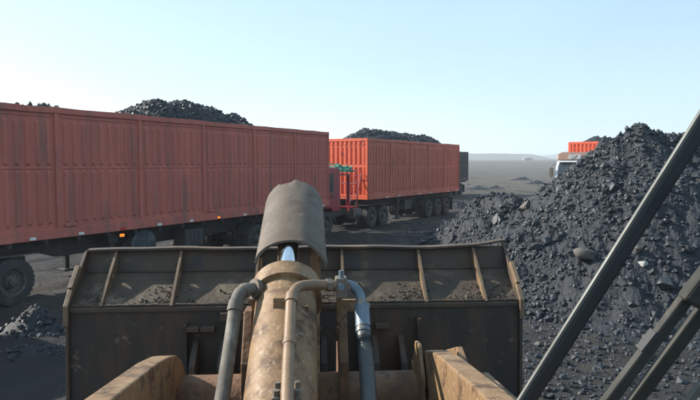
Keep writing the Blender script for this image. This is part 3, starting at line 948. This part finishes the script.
# bucket --------------------------------------------------------------
bk = empty("bucket", (0, 0, 0), 0, ld)
Ty, Tz, My, Mz, Fy, Fz = 4.36, 2.39, 4.30, 2.235, 3.98, 2.055
outer = [(Ty, Tz), (My, Mz), (Fy, Fz), (3.95, 1.25), (4.05, 0.85), (4.35, 0.62), (4.8, 0.55), (5.55, 0.62)]
def offset(pl, d):
    out = []
    for i, (a, b) in enumerate(pl):
        p0 = pl[max(i - 1, 0)]; p1_ = pl[min(i + 1, len(pl) - 1)]
        t = Vector((p1_[0] - p0[0], p1_[1] - p0[1])).normalized()
        out.append((a - t.y * d, b + t.x * d))
    return out
W = 1.5
top_part = outer[:3]
MB().prism([(My, Mz), (Fy, Fz), (Fy + 0.03, Fz - 0.02), (My + 0.03, Mz - 0.02)], -W, W).build("shelf_plate", M['shelf'], bk)
inner = offset(outer[2:], 0.03)
MB().prism(outer[2:] + inner[::-1], -W, W).build("back_plate", M['bucket_dark'], bk, bevel=0.004)
MB().prism([(My, Mz), (Ty, Tz), (Ty + 0.03, Tz), (My + 0.032, Mz - 0.018)], -W, W).build("spill_guard", M['bucket'], bk)
lip = MB()
n = 60
for i in range(n):        # battered top flange: slightly wavy, curling up at the right end
    xa, xb = -W + 2 * W * i / n, -W + 2 * W * (i + 1) / n
    w_ = lambda x: 0.004 * math.sin(x * 5.1) + 0.002 * math.sin(x * 13) + 0.035 * max(0, (x - 1.0) / 0.5) ** 2
    vs = []
    for x in (xa, xb):
        for (a, b) in ((Ty - 0.05, Tz - 0.004), (Ty + 0.02, Tz + 0.001), (Ty + 0.02, Tz + 0.013), (Ty - 0.05, Tz + 0.010)):
            vs.append((x, a + 0.5 * w_(x), b + w_(x)))
    lip.add(vs, [(0, 1, 5, 4), (1, 2, 6, 5), (2, 3, 7, 6), (3, 0, 4, 7)] + ([(0, 3, 2, 1)] if i == 0 else []) + ([(4, 5, 6, 7)] if i == n - 1 else []))
lip.build("top_lip", M['bucket'], bk)
MB().box(-W - 0.005, W + 0.005, 5.45, 5.75, 0.60, 0.635).build("cutting_edge", M['edge'], bk)
MB().prism([(Fy - 0.012, Fz - 0.03), (Fy + 0.02, Fz - 0.03), (Fy + 0.02, Fz + 0.013), (Fy - 0.012, Fz + 0.002)], -W, W).build("fold_bar", M['bucket'], bk, bevel=0.006)
for s in (-1, 1):
    e = MB()
    xa, xb = sorted((s * W, s * (W + 0.022)))
    e.prism([(Ty + 0.03, Tz + (0.03 if s > 0 else 0.0)), (Ty - 0.03, Tz - 0.01), (4.20, 2.28), (3.96, 2.07), (3.93, 1.25), (4.02, 0.82), (4.33, 0.58), (4.8, 0.51), (5.6, 0.58), (5.3, 1.2), (4.9, 1.9)], xa, xb)
    e.build("end_plate", M['bucket'], bk, bevel=0.004)
    MB().prism([(4.20, 2.28), (4.06, 2.16), (4.02, 2.185), (4.165, 2.31)], xa - 0.004, xb + 0.004).build("end_edge", M['edge'], bk, bevel=0.003)
    MB().prism([(4.06, 2.16), (3.96, 2.07), (3.952, 1.95), (3.935, 1.95), (3.94, 2.08), (4.03, 2.175)], xa - 0.004, xb + 0.004).build("end_edge", M['edge'], bk, bevel=0.003)

def ray_poly(c, ang, poly):
    d = Vector((math.cos(ang), math.sin(ang)))
    best = None
    for i in range(len(poly)):
        a = Vector(poly[i]) - Vector(c); b = Vector(poly[(i + 1) % len(poly)]) - Vector(c)
        e = b - a
        den = d.x * e.y - d.y * e.x
        if abs(den) < 1e-9:
            continue
        t = (a.x * e.y - a.y * e.x) / den
        u = (a.x * d.y - a.y * d.x) / den
        if t > 0 and -1e-6 <= u <= 1 + 1e-6 and (best is None or t < best):
            best = t
    return (c[0] + d.x * best, c[1] + d.y * best)
def holed_plate(poly, c, r, xa, xb, parent, name, m):
    angs = sorted(set([round(2 * math.pi * k / 20 - math.pi, 5) for k in range(20)] + [round(math.atan2(p[1] - c[1], p[0] - c[0]), 5) for p in poly]))
    n = len(angs)
    out = [ray_poly(c, a, poly) for a in angs]
    inn = [(c[0] + r[0] * math.cos(a), c[1] + r[1] * math.sin(a)) for a in angs]
    vs = [(x, *p) for x in (xa, xb) for p in out + inn]
    fs = []
    for i in range(n):
        j = (i + 1) % n
        fs += [(i, j, n + j, n + i), (2 * n + i, 3 * n + i, 3 * n + j, 2 * n + j), (i, 2 * n + i, 2 * n + j, j), (n + i, n + j, 3 * n + j, 3 * n + i)]
    return MB().add(vs, fs).build(name, m, parent)
rib_poly = [(Fy + 0.01, Fz + 0.003), (My - 0.001, Mz + 0.002), (Ty - 0.006, Tz - 0.006), (Ty - 0.032, Tz - 0.006), (4.195, 2.275), (3.965, 2.070)]
RIBX = (-1.30, -0.845, -0.30, 0.30, 0.86, 1.27)
for i, x in enumerate(RIBX):
    o = holed_plate(rib_poly, (4.215, 2.232), (0.022, 0.022), x - 0.009, x + 0.009, bk, "rib", M['edge'])
    o['label'] = "bare tan gusset plate with a round hole"
# lugs, pins and cover plates on the bucket's back
for x in (-0.68, -0.50, 0.50, 0.68, -0.16, 0.16):
    MB().prism([(3.955, 1.85), (3.78, 1.72), (3.74, 1.45), (3.80, 1.2), (3.95, 1.0)], x - 0.02, x + 0.02).build("lug", M['bucket_dark'], bk, bevel=0.006)
for (x, z0, z1) in ((-0.745, 1.50, 1.95), (0.80, 1.45, 1.97), (0.42, 1.55, 1.98), (-0.44, 1.5, 1.99)):
    MB().box(x - 0.012, x + 0.012, 3.90, 3.975, z0, z1).build("stiffener", M['bucket_dark'], bk)
for x in (-0.60, 0.55, -0.70):
    MB().box(x - 0.045, x + 0.045, 3.90, 3.965, 1.905, 1.935).build("stiffener", M['bucket'], bk, bevel=0.004)
MB().box(-0.52, -0.30, 3.93, 3.972, 1.97, 2.02).build("stiffener", M['shelf'], bk)

for (yy, zz) in ((My - 0.004, Mz + 0.004), (Fy + 0.006, Fz + 0.016)):
    n_ = 150
    pts = [(-W + 0.01 + (2 * W - 0.02) * i / n_, yy + random.uniform(-0.002, 0.002), zz + random.uniform(-0.002, 0.002)) for i in range(n_ + 1)]
    MB().tube(pts, [random.uniform(0.006, 0.010) for _ in pts], 6).build("weld_bead", M['bucket'], bk, smooth=True)
# dirt lying on the shelf beside the ribs
def shelf_z(y): return Fz + (y - Fy) * (Mz - Fz) / (My - Fy)
P_, S_ = [], []
for x in RIBX + (1.45, -1.45):
    for side in (-1, 1):
        n_ = 150 if side < 0 else 25
        d = np.abs(rng.normal(0, 0.10, n_))
        y = Fy + 0.0 + np.abs(rng.normal(0, 0.09, n_))
        xx = x + side * (0.02 + d)
        ok = (y < My - 0.02) & (np.abs(xx) < 1.48) & (y - Fy < 0.24 - 0.4 * d)
        s = 0.002 + 0.011 * rng.random(n_) ** 2
        P_.append(np.stack([xx, y, Fz + (y - Fy) * 0.5625 + s * 0.3], -1)[ok]); S_.append(s[ok])
n_ = 260
xx = rng.uniform(-1.48, 1.48, n_); y = Fy + np.abs(rng.normal(0, 0.025, n_)); s = rng.uniform(0.003, 0.011, n_)
P_.append(np.stack([xx, y, Fz + (y - Fy) * 0.5625 + s * 0.3], -1)); S_.append(s)
dd = empty("dirt_on_bucket", (-0.08, 0, 0), math.atan(0.065))
o = rocks(np.concatenate(P_), np.concatenate(S_), "dirt_crumbs", M['dirt'], dd)
tag(dd, "dry coal dirt crumbs caught beside the ribs on the bucket's shelf", "dirt", kind="stuff")

# boom arms -----------------------------------------------------------
for s in (-1, 1):
    top = [(0.3, 2.36), (1.0, 2.34), (1.9, 2.255), (2.5, 2.175), (2.70, 2.135), (2.82, 2.10), (2.93, 2.04), (3.02, 1.94), (3.12, 1.80), (3.5, 1.55), (3.84, 1.46), (3.90, 1.36), (3.86, 1.26), (3.74, 1.2)]
    bot = [(3.3, 1.25), (2.7, 1.45), (1.5, 1.75), (0.3, 1.9)]
    x = -0.60 if s < 0 else 0.672
    b = MB().prism(top + bot, x - 0.045, x + 0.045)
    arm = b.build("boom_arm", M['tan_steel'], ld, bevel=0.007)
    MB().tube([(x - 0.09, 3.82, 1.36), (x + 0.09, 3.82, 1.36)], 0.05).build("pin", M['bolt'], arm, smooth=True)
MB().tube([(-0.556, 2.95, 1.80), (0.628, 2.95, 1.80)], 0.15, 32, False).build("cross_tube", M['rust'], ld, smooth=True)
# stepped brackets beside the right arm
for (x0, x1, pl) in ((0.600, 0.618, [(2.72, 1.75), (2.74, 1.98), (2.86, 2.12), (2.95, 2.11), (3.05, 1.95), (3.05, 1.75)]),
                     (0.76, 0.79, [(2.2, 1.8), (2.2, 2.10), (2.62, 2.10), (2.74, 2.14), (2.95, 2.06), (3.05, 1.9), (3.05, 1.75)]),
                     (0.88, 0.91, [(2.2, 1.8), (2.25, 2.06), (2.72, 2.02), (2.85, 1.9), (2.9, 1.75)])):
    MB().prism(pl, x0, x1).build("bracket_plate", M['tan_steel'], ld, bevel=0.004)
MB().box(0.719, 0.93, 2.55, 2.85, 1.80, 1.83).build("bracket_plate", M['tan_steel'], ld)

# tilt cylinder -------------------------------------------------------
def axis_pt(Y, up=0.0):                # along the cylinder's axis
    k = 0.47
    L0 = math.hypot(1, k)
    return Vector((-0.045, Y - up * k / L0, 1.965 + k * (Y - 2.2) + up / L0))
cyl = MB().tube([axis_pt(1.2), axis_pt(3.01)], 0.15, 48).build("tilt_cylinder", M['tan_steel'], ld, smooth=True)
c = MB()
c.tube([axis_pt(2.95), axis_pt(2.953), axis_pt(3.045), axis_pt(3.048)], [0.150, 0.177, 0.177, 0.10], 48)
c.build("gland_collar", M['tan_steel'], cyl, smooth=True)
MB().tube([axis_pt(2.9), axis_pt(3.40)], 0.052, 32).build("rod", M['chrome'], cyl, smooth=True)
# rocker and its side plates
for x in (-0.235, 0.235):
    MB().prism([(2.75, 1.55), (2.82, 2.05), (2.98, 2.27), (3.12, 2.26), (3.2, 2.0), (3.25, 1.55)], x - 0.022, x + 0.022).build("rocker_plate", M['rust'], ld, bevel=0.006)
for x in (-0.10, 0.10):
    MB().prism([(3.82, 2.70), (3.98, 2.72), (4.02, 2.6), (3.75, 1.5), (3.6, 1.35), (3.45, 1.5), (3.5, 1.7)], x - 0.03, x + 0.03).build("rocker_plate", M['tan_steel'], ld, bevel=0.006)

# guard hood over the rod: an arched plate
gd = MB()
NA, NL = 28, 14
rows = []
th = 0.012
for j in range(NL + 1):
    t = j / NL
    Yc = 3.33 + 0.80 * t
    zt_ = 2.578 + 0.33 * t - 0.022 * max(0, (t - 0.8) / 0.2) ** 2
    hw = 0.200 - 0.006 * t - 0.008 * max(0, (t - 0.85) / 0.15) ** 2
    rise = 0.118 + 0.05 * t
    out_, in_ = [], []
    for k in range(NA + 1):
        a = math.pi * k / NA
        x = -hw * math.cos(a)
        z = zt_ - rise + rise * (math.sin(a) ** (1.05 - 0.25 * t))
        yy = Yc - 0.02 * (1 - math.sin(a)) * (1 if j == 0 else 0)
        z -= 0.22 * max(0, x - 0.07) * (1 - 0.5 * t) + 0.03 * max(0, -x - 0.08)
        # dents and one torn notch at the far edge
        z += 0.004 * math.sin(x * 23 + t * 9) * math.sin(t * 7)
        if j == NL and abs(x + 0.055) < 0.04:
            yy -= 0.11 * (1 - abs(x + 0.055) / 0.04); z -= 0.03
        if j >= NL - 2 and -0.02 < x < 0.03:
            z += 0.006
        out_.append((x, yy, z))
        f = (hw - th) / hw
        in_.append((x * f, yy, z - th))
    # side skirts going down
    out_ = [(-hw - 0.002, Yc, zt_ - rise - 0.12 * min(1, t * 2))] + out_ + [(hw + 0.002, Yc, zt_ - rise - 0.12 * min(1, t * 2))] if j > 0 else \
           [(-hw - 0.002, Yc - 0.02, zt_ - rise - 0.004)] + out_ + [(hw + 0.002, Yc - 0.02, zt_ - rise - 0.004)]
    in_ = [(-hw + th, out_[0][1], out_[0][2])] + in_ + [(hw - th, out_[-1][1], out_[-1][2])]
    rows.append((out_, in_))
K = len(rows[0][0])
vs = [p for r in rows for p in r[0] + r[1]]
fs = []
for j in range(NL):
    for k in range(K - 1):
        a = j * 2 * K + k; b = a + 2 * K
        fs.append((a, a + 1, b + 1, b)); fs.append((a + K, b + K, b + K + 1, a + K + 1))
    a = j * 2 * K; b = a + 2 * K
    fs.append((a, b, b + K, a + K)); fs.append((a + K - 1, a + 2 * K - 1, b + 2 * K - 1, b + K - 1))
for k in range(K - 1):
    fs.append((k, k + K, k + K + 1, k + 1))
    e_ = NL * 2 * K
    fs.append((e_ + k, e_ + k + 1, e_ + k + 1 + K, e_ + k + K))
gd.add(vs, fs).build("rod_guard", M['guard'], ld, smooth=True).location = (-0.032, 0, 0)
for x in (-0.205, 0.125):
    MB().box(x - 0.008, x + 0.008, 3.40, 3.42, 2.15, 2.47).build("guard_strut", M['tan_steel'], ld)

# pipes and hoses -----------------------------------------------------
def pipe(name, pts, r, m, parent=ld, seg=18, n=7):
    return MB().tube(smooth_path(pts, n), r, seg).build(name, m, parent, smooth=True)
lh = pipe("hose", [at(263, 290, 2.90), at(252, 289, 2.86), at(243, 291, 2.82), at(237, 300, 2.76), at(233, 325, 2.68), at(228, 360, 2.55), at(221, 405, 2.38), at(213, 450, 2.2)], 0.031, M['grey_pipe'])
MB().tube([at(268, 290, 2.92), at(256, 289.5, 2.88)], 0.042, 6).build("fitting", M['bolt'], lh)
MB().tube([at(257, 289.5, 2.88), at(253, 289, 2.865)], 0.050, 20).build("fitting", M['bolt'], lh)
MB().tube([at(236.5, 302, 2.755), at(234.5, 312, 2.72)], 0.036, 20).build("fitting", M['grey_pipe'], lh, smooth=True)
tp = pipe("steel_pipe", [at(287, 440, 1.92), at(287.5, 388, 2.15), at(289, 350, 2.34), at(290.5, 315, 2.53), at(292, 297, 2.63), at(298, 287.5, 2.70), at(310, 285, 2.76), at(325, 285, 2.83), at(340, 285, 2.86)], 0.0245, M['tan_pipe'])
MB().tube([at(291.3, 303, 2.595), at(292.2, 295.5, 2.64)], 0.030, 20).build("fitting", M['tan_pipe'], tp, smooth=True)
MB().tube([at(289.3, 346, 2.362), at(289.6, 341, 2.39)], 0.028, 20).build("fitting", M['tan_pipe'], tp, smooth=True)
blk = MB()
pc = at(341, 285, 2.87)
blk.box(pc.x - 0.028, pc.x + 0.028, pc.y - 0.04, pc.y + 0.04, pc.z - 0.06, pc.z + 0.04)
blk.box(pc.x - 0.045, pc.x + 0.045, pc.y - 0.03, pc.y + 0.03, pc.z - 0.025, pc.z + 0.018)
cb = blk.build("clamp_block", M['bolt'], ld, bevel=0.006)
MB().tube([(pc.x, pc.y - 0.02, pc.z + 0.04), (pc.x, pc.y - 0.02, pc.z + 0.075)], 0.012, 6).build("bolt", M['blue_steel'], cb)
MB().tube([(pc.x, pc.y - 0.052, pc.z), (pc.x, pc.y - 0.04, pc.z)], 0.018, 6).build("bolt", M['blue_steel'], cb)
rh = pipe("hose", [at(362, 322, 2.78), at(365, 350, 2.66), at(368, 385, 2.5), at(371, 440, 2.25)], 0.033, M['hose'])
pipe("elbow", [at(343, 284, 2.87), at(352, 286, 2.88), at(359, 293, 2.87), at(361.5, 304, 2.84), at(362, 312, 2.81)], 0.024, M['blue_steel'], rh)
MB().tube([at(361.8, 306, 2.835), at(363, 327, 2.76)], 0.036, 20).build("fitting", M['blue_steel'], rh, smooth=True)
MB().tube([at(361.7, 303, 2.84), at(361.9, 308, 2.83)], 0.040, 6).build("fitting", M['blue_steel'], rh)
for (a, b) in ((0.30, 0.34), (0.36, 0.40)):
    p0, p1_ = at(362, 322, 2.78), at(365, 350, 2.66)
    MB().tube([p0.lerp(p1_, a), p0.lerp(p1_, b)], 0.0365, 18).build("crimp_ring", M['blue_steel'], rh, smooth=True)
hx_ = []
pth = smooth_path([at(363.5, 338, 2.71), at(365, 350, 2.66), at(368, 385, 2.5), at(371, 440, 2.25)], 40)
MB().tube(pth, [0.0335 + 0.0022 * (i % 3 == 0) for i in range(len(pth))], 16).build("hose_sleeve", M['hose'], rh)
MB().tube([at(242.5, 291.2, 2.818), at(246.5, 290.2, 2.838)], 0.036, 20).build("crimp_ring", M['grey_pipe'], lh, smooth=True)
MB().tube([at(326, 285, 2.832), at(331, 285, 2.842)], 0.032, 6).build("hex_nut", M['bolt'], tp)
# lugs and flange on the cylinder
q = at(281, 303, 2.70)
MB().box(q.x - 0.035, q.x + 0.035, q.y - 0.03, q.y + 0.05, q.z - 0.07, q.z + 0.03).build("pipe_lug", M['tan_steel'], cyl, bevel=0.005)
q = at(300, 306, 2.72)
MB().box(q.x - 0.05, q.x + 0.04, q.y - 0.0, q.y + 0.03, q.z - 0.04, q.z + 0.0).build("pipe_lug", M['tan_steel'], cyl, bevel=0.005)
q = at(287, 390, 2.20)
fl = MB()
fl.box(q.x - 0.055, q.x + 0.055, q.y - 0.06, q.y + 0.06, q.z - 0.07, q.z - 0.005)
flo = fl.build("pipe_flange", M['bolt'], cyl, bevel=0.006)
for (a, b) in ((-0.038, -0.04), (0.038, -0.04), (-0.038, 0.04), (0.038, 0.04)):
    MB().tube([(q.x + a, q.y + b, q.z - 0.008), (q.x + a, q.y + b, q.z + 0.016)], 0.014, 6).build("bolt", M['bolt'], flo)
q = at(352, 288, 3.0)
MB().box(q.x - 0.05, q.x + 0.05, q.y, q.y + 0.02, q.z - 0.12, q.z - 0.06).build("hose_bracket", M['tan_steel'], ld)
MB().tube([at(340, 283, 2.9), at(338, 340, 2.95)], 0.014, 8).build("hose_bracket", M['tan_steel'], ld)

# front frame and wheels (below the picture)
ff = MB()
ff.box(-0.45, 0.45, 0.6, 2.0, 0.8, 1.45)
ff.prism([(0.6, 1.45), (1.4, 1.45), (1.2, 2.0), (0.7, 2.1)], -0.50, -0.40); ff.prism([(0.6, 1.45), (1.4, 1.45), (1.2, 2.0), (0.7, 2.1)], 0.40, 0.50)
ff.build("front_frame", M['tan_steel'], ld, bevel=0.01)
MB().tube([(-1.0, 1.5, 0.8), (1.0, 1.5, 0.8)], 0.15).build("axle", M['dark_steel'], ld)
for s in (-1, 1):
    wheel(ld, s * 1.12, 1.5, s, r=0.80, w=0.55, dual=False)
MB().box(-0.65, 0.75, -0.6, 0.45, 1.5, 1.62).build("cab_floor", M['dark_steel'], ld)

# cab front: slanting bar and the wiper
def bar(pts, wx, wy, name, m, parent, bev=0.008):
    """rounded flat bar between two points."""
    a, b = Vector(pts[0]), Vector(pts[1])
    z = (b - a).normalized()
    y = Vector((0, 1, 0)); y = (y - z * y.dot(z)).normalized()
    x = y.cross(z)
    mx = Matrix(((x.x, y.x, z.x, a.x), (x.y, y.y, z.y, a.y), (x.z, y.z, z.z, a.z), (0, 0, 0, 1)))
    return MB().box(-wx, wx, -wy, wy, 0, (b - a).length, mx).build(name, m, parent, bevel=bev)
b1 = bar((at(496, 450, 0.92), at(772, 13, 0.86)), 0.0125, 0.008, "cab_bar", M['black_bar'], ld, 0.006)
b1['label'] = "black slanting bar in front of the coal heap"
bar((at(487.5, 450, 0.915), at(763.5, 13, 0.855)), 0.0028, 0.0035, "edge_highlight", M['pale_highlight_tip'], b1, 0.0015)  # thin pale strip, the bar's sunlit edge put in as colour
wpr = bar((at(590, 425, 0.86), at(703, 276, 0.83)), 0.0088, 0.007, "windscreen_wiper", M['wiper'], ld, 0.003)
bar((at(613, 430, 0.875), at(722, 284, 0.845)), 0.0105, 0.006, "wiper_link", M['wiper_dark'], wpr, 0.003)
q0, q1 = at(689, 303, 0.828), at(725, 256, 0.822)
bar((q0, q1), 0.0165, 0.011, "wiper_joint", M['wiper'], wpr, 0.005)
bar((at(684, 407, 0.83), at(702, 384, 0.825)), 0.006, 0.004, "wiper_tip", M['pale_highlight_tip'], wpr, 0.002)
bar((at(640, 350, 0.845), at(655, 331, 0.842)), 0.0035, 0.009, "wiper_clip", M['dark_steel'], wpr, 0.001)

# ------------------------------------------------------------------ haze
hz = MB().box(-3300, 3300, -500, 3400, -3, 75).build("haze", bpy.data.materials.new("haze"), None)
hz.data.materials[0].use_nodes = True
hn = hz.data.materials[0].node_tree
for n_ in list(hn.nodes):
    hn.nodes.remove(n_)
out = hn.nodes.new("ShaderNodeOutputMaterial")
pv = hn.nodes.new("ShaderNodeVolumePrincipled")
pv.inputs["Color"].default_value = (0.86, 0.93, 1.0, 1)
pv.inputs["Density"].default_value = 0.0007
pv.inputs["Anisotropy"].default_value = 0.3
hn.links.new(pv.outputs[0], out.inputs["Volume"])
tag(hz, kind="stuff", label="thin dusty haze lying over the yard", cat="haze")
